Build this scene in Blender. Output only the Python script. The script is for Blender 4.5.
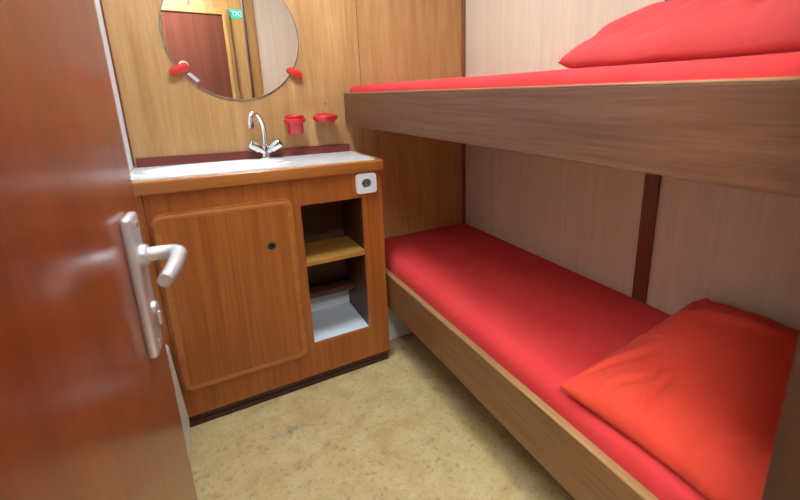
import bpy, bmesh, math, random
import numpy as np
from mathutils import Vector, Matrix, noise as mnoise

# ------------------------------------------------------------------ reset
for o in list(bpy.data.objects):
    bpy.data.objects.remove(o)
SC = bpy.context.scene
COL = SC.collection

# ------------------------------------------------------------------ camera
CAM_F, YAW, PITCH, ROLL = 417.483, 0.53662, -0.25756, -0.01236
CAM_POS = Vector((-0.6423, -1.8645, 1.1566))
cd = bpy.data.cameras.new('camera')
cd.sensor_fit = 'HORIZONTAL'; cd.sensor_width = 36.0
cd.lens = CAM_F / 800 * 36.0
cd.shift_x = -44.64 / 800; cd.shift_y = -44.6 / 800
cd.clip_start = 0.01; cd.clip_end = 60
cd.dof.use_dof = True; cd.dof.focus_distance = 1.75; cd.dof.aperture_fstop = 4.5
cam = bpy.data.objects.new('camera', cd); COL.objects.link(cam)
fwd = Vector((math.sin(YAW)*math.cos(PITCH), math.cos(YAW)*math.cos(PITCH), math.sin(PITCH)))
rt = Vector((math.cos(YAW), -math.sin(YAW), 0)); up = rt.cross(fwd)
r2 = rt*math.cos(ROLL) + up*math.sin(ROLL); u2 = -rt*math.sin(ROLL) + up*math.cos(ROLL)
m = Matrix((r2, u2, -fwd)).transposed().to_4x4(); m.translation = CAM_POS
cam.matrix_world = m
SC.camera = cam

# ------------------------------------------------------------------ world, exposure
w = bpy.data.worlds.new('world'); SC.world = w; w.use_nodes = True
w.node_tree.nodes['Background'].inputs[0].default_value = (0.8, 0.88, 1.0, 1)
w.node_tree.nodes['Background'].inputs[1].default_value = 0.3
SC.view_settings.view_transform = 'Standard'
SC.view_settings.look = 'None'
SC.view_settings.exposure = 0.0
SC.view_settings.gamma = 1.0
SC.view_settings.use_curve_mapping = False
CABIN_LAMP = 82.0          # strength of the ceiling lamp's diffuser
CORRIDOR_LAMP = 115.0

# ------------------------------------------------------------------ room sizes (metres)
RX, LX = 0.5955, -0.842         # right and left wall
FY = -1.76                      # inner face of the front wall
FYO = -1.82                     # corridor face of the front wall
CORY = -2.70                    # far corridor wall
CEIL = 2.28
CAB_D = 0.305                   # face of the wash cabinet
TOP = 0.915

# ------------------------------------------------------------------ helpers
def srgb(r, g, b):
    f = lambda c: ((c/255+0.055)/1.055)**2.4 if c/255 > 0.04045 else c/255/12.92
    return (f(r), f(g), f(b), 1)

def newmat(name):
    mt = bpy.data.materials.new(name); mt.use_nodes = True
    nt = mt.node_tree
    return mt, nt, nt.nodes['Principled BSDF']

def plain(name, col, rough=0.5, metal=0.0, coat=0.0, emit=None, es=0.0, bump=0.0, bscale=200, spec=0.5, sheen=0.0, trans=0.0):
    mt, nt, b = newmat(name)
    b.inputs['Base Color'].default_value = col
    b.inputs['Roughness'].default_value = rough
    b.inputs['Metallic'].default_value = metal
    b.inputs['Coat Weight'].default_value = coat
    b.inputs['Coat Roughness'].default_value = 0.12
    b.inputs['Specular IOR Level'].default_value = spec
    b.inputs['Sheen Weight'].default_value = sheen
    b.inputs['Transmission Weight'].default_value = trans
    if emit:
        b.inputs['Emission Color'].default_value = emit
        b.inputs['Emission Strength'].default_value = es
    tc = nt.nodes.new('ShaderNodeTexCoord')
    n = nt.nodes.new('ShaderNodeTexNoise'); n.inputs['Scale'].default_value = bscale
    n.inputs['Detail'].default_value = 3
    nt.links.new(tc.outputs['Object'], n.inputs['Vector'])
    if bump > 0:
        bp = nt.nodes.new('ShaderNodeBump'); bp.inputs['Strength'].default_value = bump
        bp.inputs['Distance'].default_value = 0.002
        nt.links.new(n.outputs['Fac'], bp.inputs['Height'])
        nt.links.new(bp.outputs['Normal'], b.inputs['Normal'])
    return mt

def ramp(nt, fac, stops):
    r = nt.nodes.new('ShaderNodeValToRGB')
    el = r.color_ramp.elements
    while len(el) < len(stops): el.new(0.5)
    for e, (p, c) in zip(el, stops):
        e.position = p; e.color = c
    nt.links.new(fac, r.inputs['Fac'])
    return r.outputs['Color']

def mixc(nt, mode, fac, a, b):
    n = nt.nodes.new('ShaderNodeMix'); n.data_type = 'RGBA'; n.blend_type = mode
    for s, v in (('Factor', fac), ('A', a), ('B', b)):
        sock = [i for i in n.inputs if i.name == s and (i.type == 'RGBA' or s == 'Factor') and (s != 'Factor' or i.type == 'VALUE')][0]
        if hasattr(v, 'is_output'): nt.links.new(v, sock)
        else: sock.default_value = v
    return [o for o in n.outputs if o.type == 'RGBA'][0]

def wood(name, dark, light, axis='Z', cross=26, along=1.6, rough=0.35, coat=0.25, fibre=0.35, blotch=0.35, bump=0.05, coat_rough=0.15, contrast=(0.32, 0.68)):
    mt, nt, b = newmat(name)
    N = nt.nodes.new; L = nt.links.new
    tc = N('ShaderNodeTexCoord'); oi = N('ShaderNodeObjectInfo')
    add = N('ShaderNodeVectorMath'); add.operation = 'ADD'
    mul = N('ShaderNodeMath'); mul.operation = 'MULTIPLY'; mul.inputs[1].default_value = 17.0
    L(oi.outputs['Random'], mul.inputs[0])
    L(tc.outputs['Object'], add.inputs[0]); L(mul.outputs[0], add.inputs[1])
    def noise(c, a, detail, rough_=0.6, dist=0.0):
        mp = N('ShaderNodeMapping')
        s = [c, c, c]; s['XYZ'.index(axis)] = a
        mp.inputs['Scale'].default_value = s
        L(add.outputs[0], mp.inputs['Vector'])
        n = N('ShaderNodeTexNoise'); n.inputs['Scale'].default_value = 1
        n.inputs['Detail'].default_value = detail; n.inputs['Roughness'].default_value = rough_
        n.inputs['Distortion'].default_value = dist
        L(mp.outputs[0], n.inputs['Vector'])
        return n.outputs['Fac']
    n1 = noise(cross, along, 5, 0.62, 0.4)
    n2 = noise(cross*9, along*4, 3, 0.6)
    n3 = noise(cross*0.16, along*0.9, 3, 0.5)
    base = ramp(nt, n1, [(contrast[0], dark), (contrast[1], light)])
    fib = ramp(nt, n2, [(0.35, (1-fibre, 1-fibre, 1-fibre, 1)), (0.6, (1, 1, 1, 1))])
    blo = ramp(nt, n3, [(0.3, (1-blotch, 1-blotch*1.1, 1-blotch*1.2, 1)), (0.7, (1, 1, 1, 1))])
    c = mixc(nt, 'MULTIPLY', 1.0, base, fib)
    c = mixc(nt, 'MULTIPLY', 1.0, c, blo)
    L(c, b.inputs['Base Color'])
    b.inputs['Roughness'].default_value = rough
    b.inputs['Coat Weight'].default_value = coat
    b.inputs['Coat Roughness'].default_value = coat_rough
    bp = N('ShaderNodeBump'); bp.inputs['Strength'].default_value = bump; bp.inputs['Distance'].default_value = 0.001
    L(n2, bp.inputs['Height']); L(bp.outputs['Normal'], b.inputs['Normal'])
    return mt

def linoleum(name):
    mt, nt, b = newmat(name)
    N = nt.nodes.new; L = nt.links.new
    tc = N('ShaderNodeTexCoord')
    def noise(sc, det, dist=0.0, rough_=0.6):
        n = N('ShaderNodeTexNoise'); n.inputs['Scale'].default_value = sc
        n.inputs['Detail'].default_value = det; n.inputs['Distortion'].default_value = dist
        n.inputs['Roughness'].default_value = rough_
        L(tc.outputs['Object'], n.inputs['Vector']); return n.outputs['Fac']
    n1 = noise(11, 6, 0.6); n2 = noise(60, 4, 0.8); n3 = noise(150, 2)
    base = ramp(nt, n1, [(0.30, srgb(180, 150, 100)), (0.5, srgb(194, 166, 116)), (0.70, srgb(204, 180, 134))])
    sp = ramp(nt, n2, [(0.3, (0.62, 0.56, 0.48, 1)), (0.46, (1, 1, 1, 1)), (0.75, (1.0, 1.0, 0.98, 1))])
    c = mixc(nt, 'MULTIPLY', 0.85, base, sp)
    sp3 = ramp(nt, n3, [(0.3, (0.8, 0.78, 0.72, 1)), (0.5, (1, 1, 1, 1))])
    c = mixc(nt, 'MULTIPLY', 0.6, c, sp3)
    # a worn blue-grey stain on the floor covering
    geo = N('ShaderNodeVectorMath'); geo.operation = 'DISTANCE'
    mp = N('ShaderNodeMapping'); mp.inputs['Scale'].default_value = (1, 2.2, 1)
    L(tc.outputs['Object'], mp.inputs['Vector'])
    L(mp.outputs[0], geo.inputs[0]); geo.inputs[1].default_value = (-0.492, -0.508*2.2, 0)
    ad = N('ShaderNodeMath'); ad.operation = 'MULTIPLY_ADD'; ad.inputs[1].default_value = 0.16; 
    L(n2, ad.inputs[0]); L(geo.outputs['Value'], ad.inputs[2])
    st = ramp(nt, ad.outputs[0], [(0.075, (0.7, 0.7, 0.7, 1)), (0.15, (0, 0, 0, 1))])
    c = mixc(nt, 'MIX', st, c, srgb(120, 124, 112))
    L(c, b.inputs['Base Color'])
    b.inputs['Roughness'].default_value = 0.42
    bp = N('ShaderNodeBump'); bp.inputs['Strength'].default_value = 0.04; bp.inputs['Distance'].default_value = 0.001
    L(n2, bp.inputs['Height']); L(bp.outputs['Normal'], b.inputs['Normal'])
    return mt

def fabric(name, col, col2):
    mt, nt, b = newmat(name)
    N = nt.nodes.new; L = nt.links.new
    tc = N('ShaderNodeTexCoord')
    n = N('ShaderNodeTexNoise'); n.inputs['Scale'].default_value = 7; n.inputs['Detail'].default_value = 3
    L(tc.outputs['Object'], n.inputs['Vector'])
    L(ramp(nt, n.outputs['Fac'], [(0.3, col), (0.7, col2)]), b.inputs['Base Color'])
    b.inputs['Roughness'].default_value = 0.85
    b.inputs['Specular IOR Level'].default_value = 0.25
    b.inputs['Sheen Weight'].default_value = 0.06
    b.inputs['Sheen Roughness'].default_value = 0.4
    b.inputs['Sheen Tint'].default_value = (1.0, 0.55, 0.5, 1)
    n2 = N('ShaderNodeTexNoise'); n2.inputs['Scale'].default_value = 900; n2.inputs['Detail'].default_value = 1
    L(tc.outputs['Object'], n2.inputs['Vector'])
    n3 = N('ShaderNodeTexNoise'); n3.inputs['Scale'].default_value = 14; n3.inputs['Detail'].default_value = 3
    L(tc.outputs['Object'], n3.inputs['Vector'])
    b1 = N('ShaderNodeBump'); b1.inputs['Strength'].default_value = 0.15; b1.inputs['Distance'].default_value = 0.0006
    b2 = N('ShaderNodeBump'); b2.inputs['Strength'].default_value = 0.3; b2.inputs['Distance'].default_value = 0.006
    L(n2.outputs['Fac'], b1.inputs['Height']); L(n3.outputs['Fac'], b2.inputs['Height'])
    L(b2.outputs['Normal'], b1.inputs['Normal']); L(b1.outputs['Normal'], b.inputs['Normal'])
    return mt

# ---- materials
M = {}
M['back'] = wood('okoume panel', srgb(182, 130, 76), srgb(208, 160, 106), 'Z', 22, 1.8, 0.45, 0.1, 0.14, 0.12)
M['cab'] = wood('teak cabinet', srgb(154, 80, 27), srgb(184, 104, 42), 'Z', 40, 1.2, 0.38, 0.2, 0.20, 0.10)
M['cabx'] = wood('teak edging', srgb(172, 98, 40), srgb(194, 120, 56), 'X', 26, 1.2, 0.34, 0.3, 0.10, 0.10)
M['caby'] = wood('teak edging side', srgb(172, 98, 40), srgb(194, 120, 56), 'Y', 26, 1.2, 0.34, 0.3, 0.10, 0.10)
M['rail_up'] = wood('mahogany rail', srgb(92, 52, 32), srgb(116, 74, 52), 'Y', 110, 3.0, 0.42, 0.1, 0.30, 0.10)
M['rail_low'] = wood('light mahogany rail', srgb(108, 66, 32), srgb(138, 92, 50), 'Y', 100, 3.0, 0.38, 0.15, 0.30, 0.10)
M['edge_strip'] = wood('pale edge strip', srgb(150, 108, 66), srgb(176, 136, 92), 'Y', 40, 1.5, 0.35, 0.2, 0.15, 0.15)
M['door'] = wood('red mahogany door', srgb(146, 66, 30), srgb(168, 84, 44), 'Z', 18, 0.8, 0.34, 0.45, 0.14, 0.15, coat_rough=0.16)
M['door2'] = wood('brown corridor door', srgb(76, 33, 19), srgb(92, 42, 26), 'Z', 30, 1.0, 0.75, 0.0, 0.12, 0.1)
M['door2'].node_tree.nodes['Principled BSDF'].inputs['Specular IOR Level'].default_value = 0.15
M['darkwood'] = wood('dark brown trim', srgb(112, 56, 36), srgb(138, 74, 50), 'Z', 40, 1.5, 0.4, 0.1, 0.2, 0.15)
M['jamb'] = wood('brown jamb', srgb(50, 26, 11), srgb(64, 35, 16), 'Z', 40, 1.5, 0.42, 0.05, 0.2, 0.15)
M['trimwood'] = wood('brown corner strip', srgb(138, 82, 52), srgb(158, 98, 66), 'Z', 40, 1.5, 0.4, 0.1, 0.2, 0.15)
M['ply'] = wood('pale plywood', srgb(206, 180, 140), srgb(222, 198, 160), 'Y', 20, 1.3, 0.6, 0.0, 0.1, 0.1)
M['oakwall'] = wood('oak corridor panel', srgb(142, 96, 44), srgb(166, 122, 64), 'Z', 30, 1.3, 0.5, 0.05, 0.18, 0.15)
M['toe'] = wood('dark toe board', srgb(62, 28, 18), srgb(86, 42, 28), 'X', 40, 1.5, 0.4, 0.1, 0.25, 0.2)
M['maroon'] = wood('maroon strip', srgb(104, 32, 26), srgb(134, 48, 38), 'X', 40, 1.5, 0.4, 0.15, 0.2, 0.2)
M['oak'] = wood('oak frame', srgb(168, 116, 54), srgb(196, 148, 80), 'Z', 30, 1.3, 0.45, 0.1, 0.18, 0.15)
M['laminate'] = wood('cream laminate', srgb(214, 196, 172), srgb(230, 212, 188), 'Z', 34, 1.1, 0.42, 0.05, 0.06, 0.04, 0.02, contrast=(0.25, 0.75))
M['shelf'] = wood('pale shelf board', srgb(166, 112, 46), srgb(188, 132, 62), 'X', 30, 1.3, 0.4, 0.1, 0.15, 0.15)
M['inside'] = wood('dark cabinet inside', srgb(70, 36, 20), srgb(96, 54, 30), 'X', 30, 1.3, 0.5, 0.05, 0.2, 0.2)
M['floor'] = linoleum('linoleum')
M['white_wall'] = plain('white painted wall', srgb(232, 236, 244), 0.45, bump=0.05, bscale=120)
M['ceiling'] = plain('white ceiling panel', srgb(236, 234, 228), 0.6, bump=0.05, bscale=90)
M['white_board'] = plain('white melamine', srgb(220, 224, 230), 0.35, bump=0.02)
M['white_plastic'] = plain('white plastic', srgb(232, 232, 230), 0.35)
M['ceramic'] = plain('white basin', srgb(240, 240, 238), 0.16, coat=0.4)
M['chrome'] = plain('chrome', (0.82, 0.83, 0.85, 1), 0.12, metal=1.0)
M['alu'] = plain('satin aluminium', (0.74, 0.76, 0.80, 1), 0.36, metal=0.6, bump=0.05, bscale=400)
M['mirror'] = plain('mirror glass', (0.93, 0.95, 0.95, 1), 0.0, metal=1.0)
M['mirror_edge'] = plain('mirror edge', srgb(150, 150, 146), 0.25, metal=0.6)
M['red_plastic'] = plain('red plastic', srgb(204, 22, 32), 0.28, coat=0.3)
M['red_clip'] = plain('red clip', srgb(202, 44, 30), 0.45)
M['cream'] = plain('cream washer', srgb(226, 216, 178), 0.5)
M['brass'] = plain('dull brass', srgb(140, 112, 80), 0.35, metal=0.9)
M['dark'] = plain('dark hole', srgb(22, 20, 20), 0.6)
M['black'] = plain('black cap', srgb(40, 42, 48), 0.3)
M['grey'] = plain('grey inset', srgb(120, 122, 126), 0.4)
M['green'] = plain('green sign', srgb(30, 158, 134), 0.5)
M['sign_white'] = plain('sign lettering', srgb(226, 234, 230), 0.5)
M['lamp'] = plain('lamp diffuser', (1, 1, 1, 1), 0.5, emit=(0.74, 0.92, 1.0, 1), es=CABIN_LAMP)
M['lamp2'] = plain('corridor lamp diffuser', (1, 1, 1, 1), 0.5, emit=(0.82, 0.95, 1.0, 1), es=CORRIDOR_LAMP)
M['sheet'] = fabric('red bed sheet', srgb(198, 48, 48), srgb(204, 54, 54))
M['pillow'] = fabric('red orange pillow case', srgb(198, 55, 36), srgb(204, 61, 42))
M['pillow_up'] = fabric('red pillow case', srgb(178, 54, 52), srgb(186, 62, 60))

# ---- objects
def finish(name, bm, mat, parent=None, local=False, smooth=False, angle=40):
    me = bpy.data.meshes.new(name)
    bmesh.ops.recalc_face_normals(bm, faces=bm.faces[:])
    if parent is not None and not local:
        off = Vector((0, 0, 0)); p = parent
        while p is not None:
            off += p.location; p = p.parent
        bmesh.ops.translate(bm, vec=-off, verts=bm.verts[:])
    bm.to_mesh(me); bm.free()
    o = bpy.data.objects.new(name, me); COL.objects.link(o)
    me.materials.append(mat)
    if parent is not None: o.parent = parent
    if smooth:
        for p in me.polygons: p.use_smooth = True
        me.set_sharp_from_angle(angle=math.radians(angle))
    return o

def thing(name, loc, label, cat, group=None, rotz=0):
    o = bpy.data.objects.new(name, None); COL.objects.link(o)
    o.empty_display_size = 0.05
    o.location = loc; o.rotation_euler = (0, 0, rotz)
    o['label'] = label; o['category'] = cat
    if group: o['group'] = group
    return o

def tag(o, label, cat, group=None):
    o['label'] = label; o['category'] = cat
    if group: o['group'] = group
    return o

def struct(o, label=None):
    o['kind'] = 'structure'
    if label: o['label'] = label
    return o

def bx(bm, x0, x1, y0, y1, z0, z1, bev=0.0, seg=2):
    r = bmesh.ops.create_cube(bm, size=1)
    vs = r['verts']
    for v in vs:
        v.co = Vector(((x0+x1)/2 + v.co.x*abs(x1-x0), (y0+y1)/2 + v.co.y*abs(y1-y0), (z0+z1)/2 + v.co.z*abs(z1-z0)))
    if bev > 0:
        es = {e for v in vs for e in v.link_edges}
        bmesh.ops.bevel(bm, geom=list(es), offset=bev, segments=seg, profile=0.5, affect='EDGES')
    return bm

def box(*a, **k):
    return bx(bmesh.new(), *a, **k)

def outline_prism(bm, pts, y0, y1, bev=0.0, seg=3):
    """pts: (x,z) outline, extruded from y0 (front) to y1; bevels the front rim"""
    f = [bm.verts.new((x, y0, z)) for x, z in pts]
    k = [bm.verts.new((x, y1, z)) for x, z in pts]
    n = len(pts)
    ff = bm.faces.new(f); bm.faces.new(k[::-1])
    for i in range(n):
        bm.faces.new((f[i], k[i], k[(i+1) % n], f[(i+1) % n]))
    if bev > 0:
        bmesh.ops.bevel(bm, geom=list(ff.edges), offset=bev, segments=seg, profile=0.5, affect='EDGES')
    return bm

def rrect(x0, x1, z0, z1, r, n=8):
    pts = []
    for cx, cz, a0 in ((x1-r, z1-r, 0), (x0+r, z1-r, 90), (x0+r, z0+r, 180), (x1-r, z0+r, 270)):
        for i in range(n+1):
            a = math.radians(a0 + 90*i/n)
            pts.append((cx + r*math.cos(a), cz + r*math.sin(a)))
    return pts

def tube(bm, pts, radii, seg=16, cap=True):
    pts = [Vector(p) for p in pts]
    if not hasattr(radii, '__len__'): radii = [radii]*len(pts)
    rings = []; ref = None
    for i, p in enumerate(pts):
        t = (pts[min(i+1, len(pts)-1)] - pts[max(i-1, 0)]).normalized()
        if ref is None:
            ref = t.orthogonal().normalized()
        ref = (ref - t*ref.dot(t)).normalized()
        b = t.cross(ref)
        rings.append([bm.verts.new(p + (ref*math.cos(2*math.pi*k/seg) + b*math.sin(2*math.pi*k/seg))*radii[i]) for k in range(seg)])
    for a, c in zip(rings, rings[1:]):
        for k in range(seg):
            bm.faces.new((a[k], a[(k+1) % seg], c[(k+1) % seg], c[k]))
    if cap:
        bm.faces.new(rings[0][::-1]); bm.faces.new(rings[-1])
    return bm

def smooth_path(pts, n=8):
    pts = [Vector(p) for p in pts]; out = []
    P = [pts[0]*2-pts[1]] + pts + [pts[-1]*2-pts[-2]]
    for i in range(1, len(P)-2):
        for k in range(n):
            t = k/n
            a, b, c, d = P[i-1], P[i], P[i+1], P[i+2]
            out.append(0.5*((2*b) + (c-a)*t + (2*a-5*b+4*c-d)*t*t + (3*b-a-3*c+d)*t**3))
    out.append(pts[-1]); return out

def lathe(bm, prof, centre=(0, 0, 0), axis=(0, 0, 1), seg=32, sy=1.0):
    """prof: (radius, height) along axis; sy squashes across"""
    ax = Vector(axis).normalized()
    q = Vector((0, 0, 1)).rotation_difference(ax).to_matrix()
    c = Vector(centre); rings = []
    for r, h in prof:
        if r < 1e-6:
            rings.append([bm.verts.new(c + q @ Vector((0, 0, h)))])
        else:
            rings.append([bm.verts.new(c + q @ Vector((r*math.cos(2*math.pi*k/seg), sy*r*math.sin(2*math.pi*k/seg), h))) for k in range(seg)])
    for a, b in zip(rings, rings[1:]):
        for k in range(seg):
            if len(a) == 1 and len(b) == 1: continue
            if len(a) == 1: bm.faces.new((a[0], b[k], b[(k+1) % seg]))
            elif len(b) == 1: bm.faces.new((a[k], a[(k+1) % seg], b[0]))
            else: bm.faces.new((a[k], a[(k+1) % seg], b[(k+1) % seg], b[k]))
    return bm

# ================================================================== THE SETTING
X0, X1 = -1.9, 1.5              # corridor ends
struct(finish('floor', box(X0, X1, CORY-0.08, 0.06, -0.05, 0.0), M['floor']), 'mottled tan linoleum floor')
struct(finish('ceiling', box(X0, X1, CORY-0.08, 0.06, CEIL, CEIL+0.05), M['ceiling']), 'white ceiling')

# back wall: backing and the two veneer panels with a fine upright joint
wb = struct(finish('wall_back', box(LX-0.05, RX+0.05, 0.012, 0.06, 0, CEIL), M['back']), 'tan veneered plywood wall behind the mirror')
finish('panel', box(LX+0.001, 0.0365, 0.0, 0.012, 0.0, CEIL-0.001, bev=0.0012, seg=1), M['back'], wb)
finish('panel', box(0.0385, RX-0.001, 0.0, 0.012, 0.0, CEIL-0.001, bev=0.0012, seg=1), M['back'], wb)
# right wall: laminate panels
wr = struct(finish('wall_right', box(RX+0.012, RX+0.06, FYO, 0.012, 0, CEIL), M['laminate']), 'cream wood-grain laminate wall along the bunks')
finish('panel', box(RX, RX+0.012, -1.078, -0.001, 0.001, CEIL-0.001, bev=0.001, seg=1), M['laminate'], wr)
finish('panel', box(RX, RX+0.012, FY, -1.092, 0.001, CEIL-0.001, bev=0.001, seg=1), M['laminate'], wr)
# left wall
struct(finish('wall_left', box(LX-0.06, LX, FYO, 0.012, 0, CEIL), M['white_wall']), 'white painted wall behind the open door')
# trims
struct(finish('trim_1', box(0.574, RX-0.0005, -0.012, -0.0005, 0.0, CEIL-0.001, bev=0.003), M['trimwood']), 'brown corner strip beside the laminate wall')
struct(finish('trim_2', box(LX+0.0005, LX+0.006, -0.008, -0.0005, 0.925, CEIL-0.001, bev=0.002), M['darkwood']), 'thin dark corner strip beside the white wall')
struct(finish('trim_3', box(RX-0.009, RX-0.0002, -1.1107, -1.0593, 0.0, CEIL-0.001, bev=0.002), M['darkwood']), 'dark brown upright batten on the laminate wall')
struct(finish('trim_4', box(LX+0.013, -0.038, -0.014, -0.0005, 0.917, 0.950, bev=0.002), M['maroon']), 'maroon strip along the wall behind the basin')

# front wall with the doorway (opening x -0.715 .. -0.20)
DX0, DX1, DH = -0.715, -0.198, 1.93
bm = bmesh.new()
bx(bm, LX-0.06, DX0-0.04, FYO, FY, 0, CEIL)
bx(bm, DX1+0.008, RX+0.06, FYO, FY, 0, CEIL)
bx(bm, DX0-0.04, DX1+0.008, FYO, FY, DH+0.03, CEIL)
struct(finish('wall_front', bm, M['laminate']), 'cream laminate wall seen in the mirror')
fr = struct(finish('trim_5', box(DX1, DX1+0.008, FYO-0.015, FY+0.02, 0.0, DH+0.07, bev=0.002), M['jamb']), 'brown upright door jamb beside the lower pillow')
finish('casing', box(DX1+0.0085, DX1+0.075, FY+0.0005, FY+0.022, 0.0, DH+0.07, bev=0.003), M['oak'], fr)
finish('strike_plate', box(DX1-0.0022, DX1+0.001, FY-0.022, FY+0.002, 0.86, 1.0, bev=0.0008, seg=1), M['alu'], fr)['label'] = 'grey metal strike plate'
struct(finish('trim_6', box(DX0-0.075, DX0, FYO-0.015, FY+0.012, 0.0, DH+0.07, bev=0.003), M['oak']), 'oak door jamb on the hinge side')
struct(finish('trim_7', box(DX0, DX1, FYO-0.015, FY+0.012, DH, DH+0.07, bev=0.003), M['oak']), 'oak door head')

# corridor
struct(finish('wall_corridor', box(X0, X1, CORY-0.06, CORY, 0, CEIL), M['oakwall']), 'oak panelled corridor wall seen in the mirror')
struct(finish('wall_corridor_left', box(X0-0.05, X0, CORY-0.06, FY, 0, CEIL), M['white_wall']))
struct(finish('wall_corridor_right', box(X1, X1+0.05, CORY-0.06, FY, 0, CEIL), M['white_wall']))
bm = bmesh.new()
bx(bm, X0, LX-0.061, FYO, FY, 0, CEIL); bx(bm, RX+0.061, X1, FYO, FY, 0, CEIL)
struct(finish('wall_corridor_near', bm, M['white_wall']))
d2 = bpy.data.objects.new('door_2', None); COL.objects.link(d2); d2.location = (-0.60, CORY, 0); struct(d2, 'closed brown door in an oak frame seen in the mirror')
finish('door_leaf', box(-0.97, -0.262, CORY+0.0005, CORY+0.02, 0.005, 1.885, bev=0.002), M['door2'], d2)
bm = bmesh.new()
for o0, o1, dep in ((0.0, 0.028, 0.034), (0.028, 0.055, 0.022)):
    bx(bm, -0.262+o0, -0.262+o1, CORY+0.0005, CORY+dep, 0.0, 1.885+o1, bev=0.002)
    bx(bm, -0.97-o1, -0.97-o0, CORY+0.0005, CORY+dep, 0.0, 1.885+o1, bev=0.002)
    bx(bm, -0.97-o0, -0.262+o0, CORY+0.0005, CORY+dep, 1.885+o0, 1.885+o1, bev=0.002)
finish('door_frame', bm, M['oakwall'], d2)
struct(finish('trim_8', box(-0.52, -0.50, CORY+0.0005, CORY+0.006, 1.945, CEIL-0.001), M['darkwood']), 'short dark joint strip above the corridor door')
es = thing('exit_sign', (-0.145, CORY, 1.865), 'small green exit sign with white letters seen in the mirror', 'sign')
finish('sign_plate', box(-0.225, -0.068, CORY+0.0005, CORY+0.004, 1.865, 1.943, bev=0.0015, seg=1), M['green'], es)
cu = bpy.data.curves.new('exit_text', 'FONT'); cu.body = 'EXIT'; cu.size = 0.062; cu.align_x = 'CENTER'; cu.align_y = 'CENTER'; cu.extrude = 0.0006
to = bpy.data.objects.new('exit_text', cu); COL.objects.link(to)
bpy.context.view_layer.update()
me = bpy.data.meshes.new_from_object(to.evaluated_get(bpy.context.evaluated_depsgraph_get()))
bpy.data.objects.remove(to)
tx = bpy.data.objects.new('lettering', me); COL.objects.link(tx); me.materials.clear(); me.materials.append(M['sign_white'])
tx.parent = es; tx.location = (0, 0.0046, 0.039); tx.rotation_euler = (math.pi/2, 0, math.pi); tx.scale = (1.12, 1, 1)

# ================================================================== CEILING LAMPS
def ceiling_lamp(x, y, sx, sy, mat, label):
    t = thing('ceiling_lamp', (x, y, CEIL-0.05), label, 'lamp')
    bm = bmesh.new()
    for a in ((x-sx, x+sx, y-sy, y-sy+0.015), (x-sx, x+sx, y+sy-0.015, y+sy), (x-sx, x-sx+0.015, y-sy+0.015, y+sy-0.015), (x+sx-0.015, x+sx, y-sy+0.015, y+sy-0.015)):
        bx(bm, *a, CEIL-0.05, CEIL-0.0003, bev=0.003)
    finish('housing', bm, M['white_plastic'], t)
    finish('diffuser', box(x-sx+0.0155, x+sx-0.0155, y-sy+0.0155, y+sy-0.0155, CEIL-0.045, CEIL-0.012, bev=0.004), mat, t)
    return t
ceiling_lamp(-0.41, -0.70, 0.15, 0.20, M['lamp'], 'flat white ceiling lamp over the cabin floor')
ceiling_lamp(-1.05, -2.28, 0.62, 0.13, M['lamp2'], 'long white ceiling lamp in the corridor')

# ================================================================== CABIN DOOR
HX, HY = -0.7805, -1.735
ang = math.atan2(-0.727-HX, -1.119-HY)          # leans a little into the room
DW = math.hypot(-0.727-HX, -1.119-HY)
door = bpy.data.objects.new('door_1', None); COL.objects.link(door)
door.location = (HX, HY, 0.0); door.rotation_euler = (0, 0, -ang)   # local +Y along the leaf, +X out of the visible face
struct(door, 'open red-brown mahogany cabin door with metal lever handle')
finish('door_leaf', box(-0.04, 0.0, 0.0, DW, 0.012, 1.96, bev=0.0025), M['door'], door, local=True)
finish('latch_plate', box(-0.031, -0.009, DW-0.0005, DW+0.0025, 0.81, 1.03, bev=0.0008, seg=1), M['alu'], door, local=True)
finish('latch_bolt', box(-0.026, -0.014, DW+0.002, DW+0.012, 0.925, 0.957, bev=0.003), M['chrome'], door, local=True)
HZ, HYL = 0.955, DW-0.088
def handle(side):
    s = side
    x0 = 0.0 if s > 0 else -0.04
    f = lambda d: x0 + s*d
    a, b = sorted((f(-0.0004), f(0.012)))
    bm = bmesh.new(); bx(bm, a, b, HYL-0.023, HYL+0.023, 0.812, 1.012, bev=0.005, seg=3)
    pl = finish('handle_plate', bm, M['alu'], door, local=True, smooth=True)
    for z in (0.826, 0.998):
        bm = bmesh.new(); lathe(bm, [(0, 0), (0.004, 0), (0.004, 0.0012), (0.003, 0.0018), (0, 0.0018)], (f(0.012), HYL, z), (s, 0, 0), 14)
        finish('screw', bm, M['chrome'], pl, local=True, smooth=True)
    bm = bmesh.new()
    path = smooth_path([(f(0.008), HYL, HZ), (f(0.025), HYL, HZ), (f(0.045), HYL-0.001, HZ), (f(0.0545), HYL-0.010, HZ), (f(0.056), HYL-0.028, HZ), (f(0.0555), HYL-0.06, HZ), (f(0.0535), HYL-0.085, HZ-0.001), (f(0.050), HYL-0.104, HZ-0.002)], 6)
    n = len(path)
    tube(bm, path, [0.0094 - 0.0014*max(0, (i/(n-1)-0.4)/0.6) for i in range(n)], 18)
    lv = finish('lever', bm, M['alu'], door, local=True, smooth=True)
    bm = bmesh.new()
    lathe(bm, [(0.0, 0), (0.0145, 0), (0.0145, 0.006), (0.0125, 0.008), (0, 0.008)], (f(0.012), HYL, HZ), (s, 0, 0), 24)
    finish('collar', bm, M['alu'], lv, local=True, smooth=True)
    bm = bmesh.new()
    lathe(bm, [(0, 0), (0.0085, 0), (0.0085, 0.004), (0.0065, 0.0055), (0, 0.0055)], (f(0.012), HYL, 0.878), (s, 0, 0), 20)
    bx(bm, min(f(0.016), f(0.019)), max(f(0.016), f(0.019)), HYL-0.004, HYL+0.004, 0.852, 0.872, bev=0.001)
    finish('keyhole', bm, M['alu'], pl, local=True, smooth=True)
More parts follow.
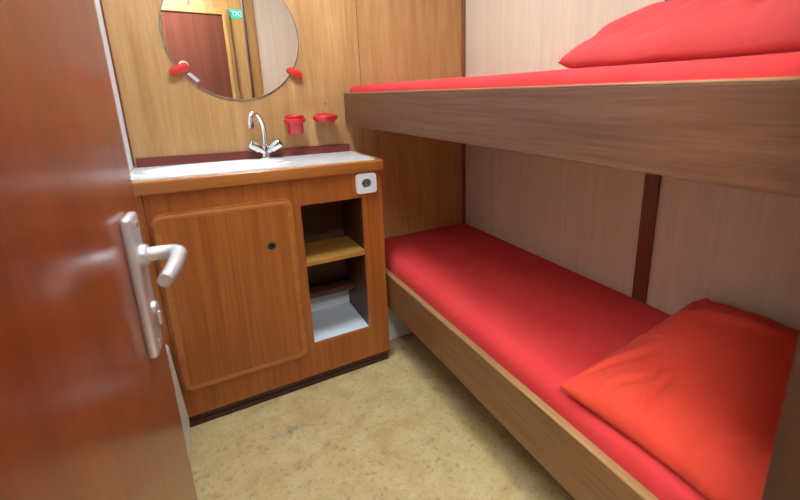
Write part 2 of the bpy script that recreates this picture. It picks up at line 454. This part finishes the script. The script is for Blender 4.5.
handle(1); handle(-1)
for z in (0.30, 1.65):
    bm = bmesh.new(); tube(bm, [(-0.004, -0.008, z), (-0.004, -0.008, z+0.08)], 0.007, 12)
    finish('hinge', bm, M['alu'], door, local=True, smooth=True)

# ================================================================== PALE UPRIGHT PANEL IN THE GAP
hp = thing('upright_panel', (LX, -0.46, 0.0), 'slim white upright panel low in the gap between open door and wash cabinet', 'panel')
bm = bmesh.new()
vs = [(LX+0.0005, 0.03), (LX+0.046, 0.03), (LX+0.048, 0.06), (LX+0.032, 0.36), (LX+0.024, 0.375), (LX+0.0005, 0.375)]
f0 = [bm.verts.new((x, -0.62, z)) for x, z in vs]; f1 = [bm.verts.new((x, -0.335, z)) for x, z in vs]
bm.faces.new(f0); bm.faces.new(f1[::-1])
for i in range(6): bm.faces.new((f0[i], f0[(i+1) % 6], f1[(i+1) % 6], f1[i]))
finish('panel_body', bm, M['white_plastic'], hp)
for yy in (-0.60, -0.37):
    finish('foot', box(LX+0.0005, LX+0.03, yy, yy+0.015, 0.0, 0.0295), M['white_plastic'], hp)

# ================================================================== WASH CABINET
YF = -CAB_D
CX0, CX1 = LX+0.002, -0.012
cab = thing('wash_cabinet', ((CX0+CX1)/2, YF/2, 0), 'orange-brown wooden wash cabinet with one door and open shelves', 'cabinet')
OX0, OX1, OZ0, OZ1 = -0.336, -0.098, 0.184, 0.767
bm = bmesh.new()
yb = YF+0.018
zt = 0.866
for a in ((-0.803, OX0, 0.055, zt), (OX1, CX1, 0.055, zt), (OX0, OX1, OZ1, zt), (OX0, OX1, 0.055, OZ0)):
    bx(bm, a[0], a[1], YF, yb, a[2], a[3])
bmesh.ops.remove_doubles(bm, verts=bm.verts[:], dist=1e-5)
finish('front_panel', bm, M['cab'], cab)
finish('stile', box(CX0, -0.804, YF-0.001, yb, 0.055, zt, bev=0.002), M['cab'], cab)
finish('side_panel', box(CX1-0.018, CX1, yb+0.0003, -0.0005, 0.0, zt), M['cab'], cab)
finish('side_panel', box(CX0, CX0+0.016, yb+0.0003, -0.0005, 0.0, zt), M['cab'], cab)
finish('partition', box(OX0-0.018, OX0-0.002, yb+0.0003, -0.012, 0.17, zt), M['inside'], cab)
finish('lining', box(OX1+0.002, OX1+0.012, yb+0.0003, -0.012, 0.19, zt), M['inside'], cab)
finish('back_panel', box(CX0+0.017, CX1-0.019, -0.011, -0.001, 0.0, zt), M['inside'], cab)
finish('shelf', box(OX0-0.0015, OX1+0.0015, YF+0.006, -0.075, 0.521, 0.541, bev=0.002), M['shelf'], cab)['label'] = 'pale yellow shelf board'
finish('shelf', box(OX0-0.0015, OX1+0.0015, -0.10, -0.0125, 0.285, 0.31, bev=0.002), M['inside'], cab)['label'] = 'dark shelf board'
finish('bottom_board', box(OX0-0.0015, OX1+0.0015, YF+0.0185, -0.024, 0.165, 0.1835, bev=0.001), M['white_board'], cab)['label'] = 'white bottom board'
finish('inner_board', box(OX0-0.0015, OX1+0.0015, -0.0235, -0.0125, 0.165, 0.284), M['white_board'], cab)['label'] = 'white board behind the bottom shelf'
bm = bmesh.new()
bx(bm, CX0, CX1-0.008, YF+0.010, YF+0.022, 0.0, 0.0465)
bx(bm, CX0, CX1-0.008, YF+0.003, YF+0.0105, 0.0, 0.020, bev=0.003)
finish('toe_board', bm, M['toe'], cab)['label'] = 'dark brown toe board'
finish('bottom_edge', box(CX0, CX1, YF-0.0008, yb-0.001, 0.047, 0.0555), M['cab'], cab)
# door
DXa, DXb, DZa, DZb = -0.794, -0.365, 0.154, 0.803
bm = bmesh.new(); outline_prism(bm, rrect(DXa, DXb, DZa, DZb, 0.034), YF-0.015, YF-0.0003, bev=0.008, seg=4)
cdor = finish('door', bm, M['cab'], cab, smooth=True, angle=30)
bm = bmesh.new()
lathe(bm, [(0.0115, -0.012), (0.0115, 0.001), (0.013, 0.002), (0.0155, 0.0012), (0.016, 0.0)], (-0.452, YF-0.015, 0.638), (0, -1, 0), 28)
finish('finger_ring', bm, M['brass'], cdor, smooth=True)
bm = bmesh.new(); lathe(bm, [(0.0, 0.0004), (0.0118, 0.0004)], (-0.452, YF-0.015, 0.638), (0, -1, 0), 28)
finish('finger_hole', bm, M['dark'], cdor)
bm = bmesh.new()
outer = rrect(DXa+0.001, DXb-0.001, DZa+0.001, DZb-0.001, 0.033); inner = rrect(DXa+0.022, DXb-0.022, DZa+0.022, DZb-0.022, 0.020)
n = len(outer)
A = [bm.verts.new((x, YF-0.0125, z)) for x, z in outer]; B = [bm.verts.new((x, YF-0.0178, z)) for x, z in [( (o[0]*0.62+i[0]*0.38), (o[1]*0.62+i[1]*0.38)) for o, i in zip(outer, inner)]]; Cc = [bm.verts.new((x, YF-0.0152, z)) for x, z in inner]
for r0, r1 in ((A, B), (B, Cc)):
    for i in range(n): bm.faces.new((r0[i], r0[(i+1) % n], r1[(i+1) % n], r1[i]))
finish('edge_moulding', bm, M['cabx'], cdor, smooth=True, angle=80)

# ================================================================== BASIN TOP
TX0, TX1 = LX+0.002, 0.0
TYF = -(CAB_D+0.011)
wt = thing('basin_top', ((TX0+TX1)/2, TYF/2, zt), 'white washbasin top with orange-brown wooden edging on the cabinet', 'worktop')
bm = bmesh.new()
NX, NY = 150, 64
wx0, wx1, wy0, wy1 = TX0, -0.030, TYF+0.020, -0.0005
BCX, BCY, BA, BB = -0.588, -0.168, 0.228, 0.108
def top_z(x, y):
    e = math.hypot((x-BCX)/BA, (y-BCY)/BB)
    z = TOP+0.002
    if e < 1.0:
        t = 1-e
        s = min(1, t/0.55); s = s*s*(3-2*s)
        z = TOP+0.006 - 0.10*s
    if 0.9 < e < 1.22:
        z = max(z, TOP+0.002) + 0.005*math.exp(-((e-1.06)/0.06)**2) if e >= 1.0 else z
    return z
grid = [[bm.verts.new((wx0+(wx1-wx0)*i/NX, wy0+(wy1-wy0)*j/NY, top_z(wx0+(wx1-wx0)*i/NX, wy0+(wy1-wy0)*j/NY))) for j in range(NY+1)] for i in range(NX+1)]
for i in range(NX):
    for j in range(NY):
        bm.faces.new((grid[i][j], grid[i+1][j], grid[i+1][j+1], grid[i][j+1]))
# skirt
for a, b in [((i, 0), (i+1, 0)) for i in range(NX)] + [((NX, j), (NX, j+1)) for j in range(NY)]:
    p, q = grid[a[0]][a[1]], grid[b[0]][b[1]]
    p2 = bm.verts.new((p.co.x, p.co.y, zt+0.002)); q2 = bm.verts.new((q.co.x, q.co.y, zt+0.002))
    bm.faces.new((p, q, q2, p2))
bas = finish('basin', bm, M['ceramic'], wt, smooth=True, angle=50)
eb = box(TX0, TX1, TYF, TYF+0.0205, zt+0.0005, TOP-0.002, bev=0.008, seg=4)
finish('front_edging', eb, M['cabx'], wt, smooth=True, angle=60)
finish('side_edging', box(-0.0305, TX1, TYF+0.021, -0.001, zt+0.0005, TOP-0.001, bev=0.004, seg=3), M['caby'], wt, smooth=True, angle=60)
# overflow on the back slope, drain in the bottom
def surf(x, y):
    h = 0.002
    nrm = Vector((-(top_z(x+h, y)-top_z(x-h, y))/(2*h), -(top_z(x, y+h)-top_z(x, y-h))/(2*h), 1)).normalized()
    return Vector((x, y, top_z(x, y))), nrm
p, nrm = surf(-0.560, -0.092)
bm = bmesh.new(); lathe(bm, [(0.0, 0.001), (0.007, 0.001), (0.0075, 0.003), (0.012, 0.003), (0.013, 0.0)], p, nrm, 24)
ov = finish('overflow', bm, M['chrome'], bas, smooth=True)
bm = bmesh.new(); lathe(bm, [(0, 0.0016), (0.0072, 0.0016)], p, nrm, 24)
finish('overflow_hole', bm, M['dark'], bas)
bm = bmesh.new(); lathe(bm, [(0.0, 0.001), (0.02, 0.001), (0.024, 0.004), (0.031, 0.003), (0.032, 0.0)], surf(BCX, BCY)[0], (0, 0, 1), 24)
finish('drain', bm, M['chrome'], bas, smooth=True)

# ================================================================== FAUCET
FB = Vector((-0.398, -0.040, TOP+0.002))
fa = thing('faucet', FB, 'chrome mixer faucet with curved spout at the back of the basin', 'faucet')
bm = bmesh.new(); lathe(bm, [(0, 0), (0.023, 0), (0.023, 0.005), (0.017, 0.009), (0.0155, 0.03), (0.0165, 0.042), (0.013, 0.052), (0.0, 0.054)], FB, (0, 0, 1), 28)
finish('base', bm, M['chrome'], fa, smooth=True)
path = smooth_path([FB+Vector((0, 0, 0.045)), FB+Vector((0.003, -0.001, 0.085)), FB+Vector((0.000, -0.008, 0.130)), FB+Vector((-0.012, -0.022, 0.165)), FB+Vector((-0.028, -0.037, 0.182)), FB+Vector((-0.042, -0.050, 0.176)), FB+Vector((-0.047, -0.056, 0.158)), FB+Vector((-0.048, -0.058, 0.135))], 8)
bm = bmesh.new(); tube(bm, path, [0.0092]*len(path), 18)
sp = finish('spout', bm, M['chrome'], fa, smooth=True)
bm = bmesh.new(); tube(bm, [FB+Vector((-0.0465, -0.0555, 0.163)), FB+Vector((-0.048, -0.058, 0.15)), FB+Vector((-0.048, -0.058, 0.127))], [0.0095, 0.0122, 0.0122], 18)
finish('aerator', bm, M['chrome'], sp, smooth=True)
for s, capm in ((-1, 'chrome'), (1, 'black')):
    ax = Vector((s*0.76, -0.22, 0.62 if s < 0 else 0.54)).normalized()
    c = FB + Vector((0, 0, 0.024)) + ax*0.012
    bm = bmesh.new(); nseg = 20
    lathe(bm, [(0.0, 0), (0.012, 0), (0.0125, 0.010), (0.0175, 0.016), (0.0195, 0.054), (0.0175, 0.058), (0.0, 0.058)], c, ax, nseg)
    h = finish('tap_handle', bm, M['chrome'], fa, smooth=True, angle=30)
    bm = bmesh.new(); lathe(bm, [(0.0165, 0.0), (0.0165, 0.003), (0.0145, 0.005), (0, 0.0055)], c+ax*0.058, ax, nseg)
    finish('tap_cap', bm, M[capm], h, smooth=True)

# ================================================================== MIRROR
MX, MZ, MR = -0.4535, 1.3845, 0.236
mi = thing('round_mirror', (MX, -0.001, MZ-MR), 'large round frameless mirror on the wall above the basin', 'mirror')
bm = bmesh.new(); lathe(bm, [(0.0, 0.0055), (MR-0.004, 0.0055)], (MX, -0.0005, MZ), (0, -1, 0), 128)
finish('mirror_glass', bm, M['mirror'], mi)
bm = bmesh.new(); lathe(bm, [(MR-0.004, 0.0055), (MR, 0.0035), (MR, 0.0)], (MX, -0.0005, MZ), (0, -1, 0), 128)
finish('mirror_rim', bm, M['mirror_edge'], mi, smooth=True, angle=20)
def clip(xa, za, xb, zb, washer):
    d = Vector((xb-xa, 0, zb-za)); L_ = d.length; d.normalize(); c = Vector(((xa+xb)/2, 0, (za+zb)/2))
    r = 0.0135; hl = L_/2 - r
    a0 = math.atan2(d.z, d.x); pts = []
    for k in range(13): a = a0 - math.pi/2 + math.pi*k/12; pts.append((c.x + d.x*hl + r*math.cos(a), c.z + d.z*hl + r*math.sin(a)))
    for k in range(13): a = a0 + math.pi/2 + math.pi*k/12; pts.append((c.x - d.x*hl + r*math.cos(a), c.z - d.z*hl + r*math.sin(a)))
    bm = bmesh.new(); outline_prism(bm, pts, -0.021, -0.011, bev=0.002, seg=2)
    o = finish('clip', bm, M['red_clip'], mi, smooth=True, angle=40); o['label'] = 'red plastic mirror clip'
    bm = bmesh.new(); inn = c + d*(-hl*0.7 if washer else hl*0.7)
    lathe(bm, [(0.006, 0), (0.006, 0.0112)], (inn.x, -0.0005, inn.z), (0, -1, 0), 14)
    finish('spacer', bm, M['cream'], o)
    if washer:
        bm = bmesh.new(); lathe(bm, [(0, 0.0105), (0.0165, 0.0105), (0.0165, 0.0065), (0.0, 0.0065)], (c.x+d.x*0.019, -0.0005, c.z+d.z*0.019+0.004), (0, -1, 0), 24)
        w_ = finish('washer', bm, M['cream'], o); w_['label'] = 'cream disc behind the clip'
clip(-0.682, 1.245, -0.620, 1.276, True)
clip(-0.275, 1.268, -0.219, 1.240, False)
bm = bmesh.new()
outline_prism(bm, [(-0.628, 1.243), (-0.618, 1.250), (-0.590, 1.222), (-0.600, 1.214)], -0.009, -0.0055)
finish('metal_bracket', bm, M['alu'], mi)

# ================================================================== TUMBLER HOLDER, TUMBLER, SOAP DISH
HCX, HCZ = -0.273, 1.060
RY = -0.046
th = thing('tumbler_holder', (HCX, -0.001, HCZ-0.02), 'red plastic ring holder on the wall, nearer the mirror and faucet', 'holder')
bm = bmesh.new()
lathe(bm, [(0.0345, -0.006), (0.040, -0.0075), (0.0445, -0.003), (0.0445, 0.004), (0.040, 0.009), (0.0345, 0.008), (0.0345, -0.006)], (HCX, RY, HCZ+0.004), (0, 0, 1), 40)
finish('ring', bm, M['red_plastic'], th, smooth=True)
bm = bmesh.new(); outline_prism(bm, rrect(HCX-0.03, HCX+0.03, HCZ-0.012, HCZ+0.026, 0.010, 5), -0.008, -0.0005, bev=0.002)
finish('wall_bracket', bm, M['red_plastic'], th, smooth=True)
tm = thing('tumbler', (HCX, RY, HCZ-0.050), 'red plastic tumbler standing in the ring holder', 'tumbler')
bm = bmesh.new()
lathe(bm, [(0.0, -0.050), (0.0290, -0.050), (0.0310, -0.047), (0.0325, 0.012), (0.0360, 0.0165), (0.0370, 0.0225), (0.0355, 0.0245), (0.0325, 0.019), (0.0300, 0.010), (0.0280, -0.045), (0.0, -0.046)], (HCX, RY, HCZ), (0, 0, 1), 40)
finish('cup', bm, M['red_plastic'], tm, smooth=True, angle=60)
SX_, SZ_ = -0.146, 1.062
sd = thing('soap_dish', (SX_, -0.001, SZ_-0.012), 'red plastic oval soap dish on the wall beside the upper bunk', 'soap dish')
bm = bmesh.new()
lathe(bm, [(0.0, -0.014), (0.028, -0.014), (0.042, -0.009), (0.050, -0.002), (0.053, 0.006), (0.051, 0.013), (0.046, 0.016), (0.040, 0.013), (0.036, 0.004), (0.027, -0.006), (0.0, -0.008)], (SX_, -0.044, SZ_+0.004), (0, 0, 1), 40, sy=0.80)
finish('dish', bm, M['red_plastic'], sd, smooth=True, angle=70)
bm = bmesh.new(); outline_prism(bm, rrect(SX_-0.030, SX_+0.030, SZ_-0.010, SZ_+0.026, 0.010, 5), -0.008, -0.0005, bev=0.002)
finish('wall_bracket', bm, M['red_plastic'], sd, smooth=True)
sc_ = bmesh.new(); lathe(sc_, [(0, 0.003), (0.002, 0.002), (0.003, 0)], (-0.128, -0.0005, 1.128), (0, -1, 0), 10)
tag(finish('wall_screw', sc_, M['dark']), 'tiny dark screw hole in the wall above the soap dish', 'screw')

# ================================================================== SOCKET
SOX, SOZ = -0.0785, 0.8235
so = thing('power_socket', (SOX, YF, SOZ-0.0395), 'white round-hole power socket on the cabinet front under the worktop', 'socket')
bm = bmesh.new()
pts = []
for k in range(56):
    an = 2*math.pi*k/56; c_, s_ = math.cos(an), math.sin(an)
    q = (abs(c_/0.0415)**9 + abs(s_/0.0390)**9)**(-1/9)
    pts.append((SOX+q*c_, SOZ+q*s_))
R_ = 0.0205; nn = len(pts); yf = YF-0.011
ot = [bm.verts.new((x, yf, z)) for x, z in pts]; bk = [bm.verts.new((x, YF-0.0004, z)) for x, z in pts]
for i in range(nn): bm.faces.new((ot[i], ot[(i+1) % nn], bk[(i+1) % nn], bk[i]))
inn = []
for x, z in pts:
    a = math.atan2(z-SOZ, x-SOX); inn.append(bm.verts.new((SOX+R_*math.cos(a), yf, SOZ+R_*math.sin(a))))
for i in range(nn): bm.faces.new((ot[i], ot[(i+1) % nn], inn[(i+1) % nn], inn[i]))
wl = [bm.verts.new((v.co.x, YF-0.001, v.co.z)) for v in inn]
for i in range(nn): bm.faces.new((inn[i], inn[(i+1) % nn], wl[(i+1) % nn], wl[i]))
finish('cover_plate', bm, M['white_plastic'], so)
bm = bmesh.new(); lathe(bm, [(0.0, 0.0015), (0.0203, 0.0015)], (SOX, YF, SOZ), (0, -1, 0), 28)
well = finish('socket_well', bm, M['grey'], so)
for s in (-1, 1):
    bm = bmesh.new(); lathe(bm, [(0, 0.0022), (0.0042, 0.0022), (0.0042, 0.001)], (SOX+s*0.0095, YF, SOZ), (0, -1, 0), 12)
    finish('pin_hole', bm, M['dark'], well)
for s in (-1, 1):
    finish('earth_contact', box(SOX-0.003, SOX+0.003, YF-0.0095, YF-0.0016, SOZ+s*0.0178-0.0018, SOZ+s*0.0178+0.0018), M['alu'], well)
bm = bmesh.new(); lathe(bm, [(0.0195, 0.0), (0.0205, 0.0012), (0.0235, 0.0012), (0.0245, 0.0)], (SOX, yf, SOZ), (0, -1, 0), 36)
finish('rim', bm, M['white_plastic'], so, smooth=True)

# ================================================================== BUNKS
YE = FY+0.0205                   # bunk foot end (clears the door jamb)
# upper
ub = thing('upper_bunk', (0.27, -0.88, 1.034), 'upper bunk with broad brown wooden side board', 'bunk bed')
finish('side_board', box(-0.0455, -0.0215, FY+0.021, -0.0007, 1.0355, 1.1675, bev=0.0015), M['rail_up'], ub)
finish('edge_strip', box(-0.0458, -0.0212, FY+0.021, -0.0007, 1.168, 1.1725, bev=0.001, seg=1), M['edge_strip'], ub)['label'] = 'pale top edge with painted-in highlight'  # paler colour stands in for the lit highlight along the upper rail
finish('base_board', box(-0.021, RX-0.0095, FY+0.021, -0.019, 1.060, 1.078), M['ply'], ub)
finish('ledger', box(RX-0.033, RX-0.0097, FY+0.021, -0.019, 1.035, 1.0595, bev=0.002), M['rail_up'], ub)
# lower
lb = thing('lower_bunk', (0.29, -0.88, 0.0), 'lower bunk with long light-brown wooden side board', 'bunk bed')
finish('side_board', box(0.0, 0.022, FY+0.021, -0.0007, 0.2455, 0.4048, bev=0.0012), M['rail_low'], lb)
finish('edge_strip', box(-0.0003, 0.0223, FY+0.021, -0.0007, 0.4050, 0.4090, bev=0.0012, seg=1), M['edge_strip'], lb)['label'] = 'pale top edge with painted-in highlight'
finish('base_board', box(0.0225, RX-0.0095, FY+0.021, -0.019, 0.330, 0.348), M['rail_low'], lb)
finish('support_panel', box(0.001, RX-0.0095, -0.165, -0.150, 0.0, 0.3295), M['white_board'], lb)['label'] = 'white upright board under the bunk'
finish('support_panel', box(0.001, RX-0.0095, -1.60, -1.585, 0.0, 0.3295), M['white_board'], lb)

def rounded_mattress(x0, x1, y0, y1, z0, z1, r, rs, seed, amp):
    """a soft slab: big rounding r along the open front (x0), small rounding rs at the walls"""
    def steps(a, b, ra, rb, n):
        l = [a+ra*(1-math.cos(math.pi/2*k/8)) for k in range(8)]
        l += [a+ra+(b-rb-a-ra)*k/n for k in range(n)]
        l += [b-rb+rb*math.sin(math.pi/2*k/5) for k in range(6)]
        return l
    xs = steps(x0, x1, r, rs, 24); ys = steps(y0, y1, rs, rs, 60)
    def drop(d, rr):
        return 0.0 if d >= rr else rr-math.sqrt(max(0.0, rr*rr-(rr-d)**2))
    bm = bmesh.new(); top = []; 
    for x in xs:
        row = []
        for y in ys:
            z = z1 - max(drop(x-x0, r), drop(x1-x, rs), drop(y-y0, rs), drop(y1-y, rs))
            q = mnoise.noise(Vector((x*5+seed, y*3.5, 0.3)))
            inner = min(1.0, (x-x0)/r, (x1-x)/rs, (y-y0)/rs, (y1-y)/rs)
            row.append(bm.verts.new((x, y, z + amp*(q-0.3)*max(0.25, inner))))
        top.append(row)
    nx, ny = len(xs), len(ys)
    for i in range(nx-1):
        for j in range(ny-1):
            bm.faces.new((top[i][j], top[i+1][j], top[i+1][j+1], top[i][j+1]))
    rim = [top[i][0] for i in range(nx)] + [top[nx-1][j] for j in range(1, ny)] + [top[i][ny-1] for i in range(nx-2, -1, -1)] + [top[0][j] for j in range(ny-2, 0, -1)]
    low = []
    for v in rim:
        cx_ = min(max(v.co.x, x0+0.004), x1-0.004); cy_ = min(max(v.co.y, y0+0.004), y1-0.004)
        low.append((bm.verts.new((v.co.x, v.co.y, z0+0.012)), bm.verts.new((cx_, cy_, z0))))
    n = len(rim)
    for i in range(n):
        k = (i+1) % n
        bm.faces.new((rim[k], rim[i], low[i][0], low[k][0])); bm.faces.new((low[k][0], low[i][0], low[i][1], low[k][1]))
    bm.faces.new([l[1] for l in low])
    return bm

bm = rounded_mattress(0.024, RX-0.0095, FY+0.024, -0.0130, 0.3485, 0.4745, 0.052, 0.010, 3.1, 0.003)
tag(finish('mattress', bm, M['sheet'], smooth=True, angle=80), 'mattress in a red fitted sheet on the lower bunk', 'mattress')
bm = rounded_mattress(-0.020, RX-0.0095, FY+0.024, -0.0130, 1.0785, 1.2045, 0.026, 0.010, 8.4, 0.003)
tag(finish('mattress', bm, M['sheet'], smooth=True, angle=80), 'mattress in a red fitted sheet on the upper bunk', 'mattress')

# ================================================================== PILLOWS
def pillow(name, cx, cy, a, b, T, floor_z, seam, mat, label, seed, sag=0.06, wr=1.0, extra=None):
    """a, b half sizes along x and y; seam(x,y): height of the seam; floor_z: surface below"""
    N = 110
    bm = bmesh.new()
    def shape(u, v):
        # concave sides, pointed corners
        x = a*u*(1 - sag*(1-v*v)*abs(u)**2); y = b*v*(1 - sag*1.1*(1-u*u)*abs(v)**2)
        k = max(0.0, (1-abs(u)**3.2)*(1-abs(v)**3.2))**0.50
        return x, y, k
    top, bot = {}, {}
    for i in range(N+1):
        for j in range(N+1):
            u = math.sin((2*i/N-1)*math.pi/2*0.999)*0.35 + (2*i/N-1)*0.65
            v = math.sin((2*j/N-1)*math.pi/2*0.999)*0.35 + (2*j/N-1)*0.65
            x, y, k = shape(u, v)
            px, py = cx+x, cy+y
            s = seam(px, py)
            # wrinkles: radiate from corners, ripple near the seam
            w_ = 0
            edge = 1-min(1-abs(u), 1-abs(v))
            w_ += 0.006*mnoise.noise(Vector((px*9+seed, py*9, seed)))*k
            rp = math.atan2(v-math.copysign(1, v), u-math.copysign(1, u))
            cd_ = math.hypot(v-math.copysign(1, v), u-math.copysign(1, u))
            w_ += 0.009*mnoise.noise(Vector((rp*6.5+seed, cd_*0.8, seed*1.3+math.copysign(2, u)+math.copysign(4, v))))*math.exp(-cd_/0.55)*min(1, cd_/0.1)*min(1, k*2)
            along = py if abs(u) > abs(v) else px
            w_ += 0.0065*mnoise.noise(Vector((along*22+seed*3, seed+edge*1.5, 1.7)))*max(0, edge-0.45)*2
            w_ *= wr
            e = extra(px, py, u, v, k) if extra else 0
            zt_ = s + T*0.62*k + w_ + e
            zb_ = max(s - T*0.5*k, floor_z) if k > 0.02 else s
            border = i in (0, N) or j in (0, N)
            zt_ = max(zt_, floor_z+0.002)
            if border:
                tv = bm.verts.new((px, py, max(s + w_*0.5, floor_z+0.001))); top[i, j] = bot[i, j] = tv
            else:
                top[i, j] = bm.verts.new((px, py, zt_)); bot[i, j] = bm.verts.new((px, py, min(zb_, zt_-0.003)))
    for i in range(N):
        for j in range(N):
            bm.faces.new((top[i, j], top[i+1, j], top[i+1, j+1], top[i, j+1]))
            q = (bot[i, j], bot[i, j+1], bot[i+1, j+1], bot[i+1, j])
            if len(set(q)) > 2 and not all(t is s_ for t, s_ in zip(q, (top[i, j], top[i, j+1], top[i+1, j+1], top[i+1, j]))):
                bm.faces.new(q)
    return tag(finish(name, bm, mat, smooth=True, angle=120), label, 'pillow')

def crease(px, py, a, b, depth, width):
    # a pinched fold between two points: a ridge with a valley beside it, fading at its ends
    ax_, ay_ = a; bx_, by_ = b; L2 = (bx_-ax_)**2+(by_-ay_)**2
    t = ((px-ax_)*(bx_-ax_)+(py-ay_)*(by_-ay_))/L2
    if t < -0.1 or t > 1.1: return 0.0
    d = ((px-ax_)*(by_-ay_)-(py-ay_)*(bx_-ax_))/math.sqrt(L2) + 0.006*math.sin(t*5)
    f = max(0.0, math.sin(math.pi*min(max((t+0.1)/1.2, 0), 1)))
    return depth*f*(math.exp(-(d/width)**2) - 1.1*math.exp(-((d-1.6*width)/width)**2))

LOWER_CREASES = [((0.045, -1.46), (0.15, -1.43), 0.007, 0.008), ((0.04, -1.36), (0.13, -1.40), 0.005, 0.008), ((0.05, -1.56), (0.13, -1.60), 0.006, 0.009),
                 ((0.04, -1.29), (0.22, -1.36), 0.006, 0.011), ((0.56, -1.30), (0.42, -1.38), 0.006, 0.010), ((0.25, -1.29), (0.28, -1.36), 0.004, 0.008)]
UPPER_CREASES = [((0.06, -1.26), (0.13, -1.44), 0.014, 0.012), ((0.05, -1.24), (0.24, -1.30), 0.010, 0.012), ((0.09, -1.40), (0.20, -1.47), 0.012, 0.013),
                 ((0.05, -1.34), (0.10, -1.50), 0.010, 0.010), ((0.06, -1.52), (0.18, -1.58), 0.010, 0.012)]
def upper_fold(px, py, u, v, k):
    return sum(crease(px, py, *c) for c in UPPER_CREASES)*min(1, k*2)

def fold(px, py, u, v, k):
    # a long crease running along the back of the pillow
    d = (px-0.44) + 0.20*(py+1.48)
    return sum(crease(px, py, *c) for c in LOWER_CREASES)*min(1, k*2) + 0.010*math.exp(-(d/0.018)**2)*k + 0.016*k/(1+math.exp(-(px-0.42)/0.02))*0.6
pillow('pillow', 0.302, -1.503, 0.287, 0.228, 0.13, 0.4768, lambda x, y: 0.489+max(0, (x-0.05))*0.115, M['pillow'],
       'orange-red pillow lying on the lower bunk', 2.3, extra=fold)
pillow('pillow', 0.292, -1.465, 0.272, 0.255, 0.145, 1.2068, lambda x, y: 1.219+max(0, x-0.03)*0.09, M['pillow_up'],
       'red pillow lying on the upper bunk', 5.9, sag=0.05, wr=1.6, extra=upper_fold)
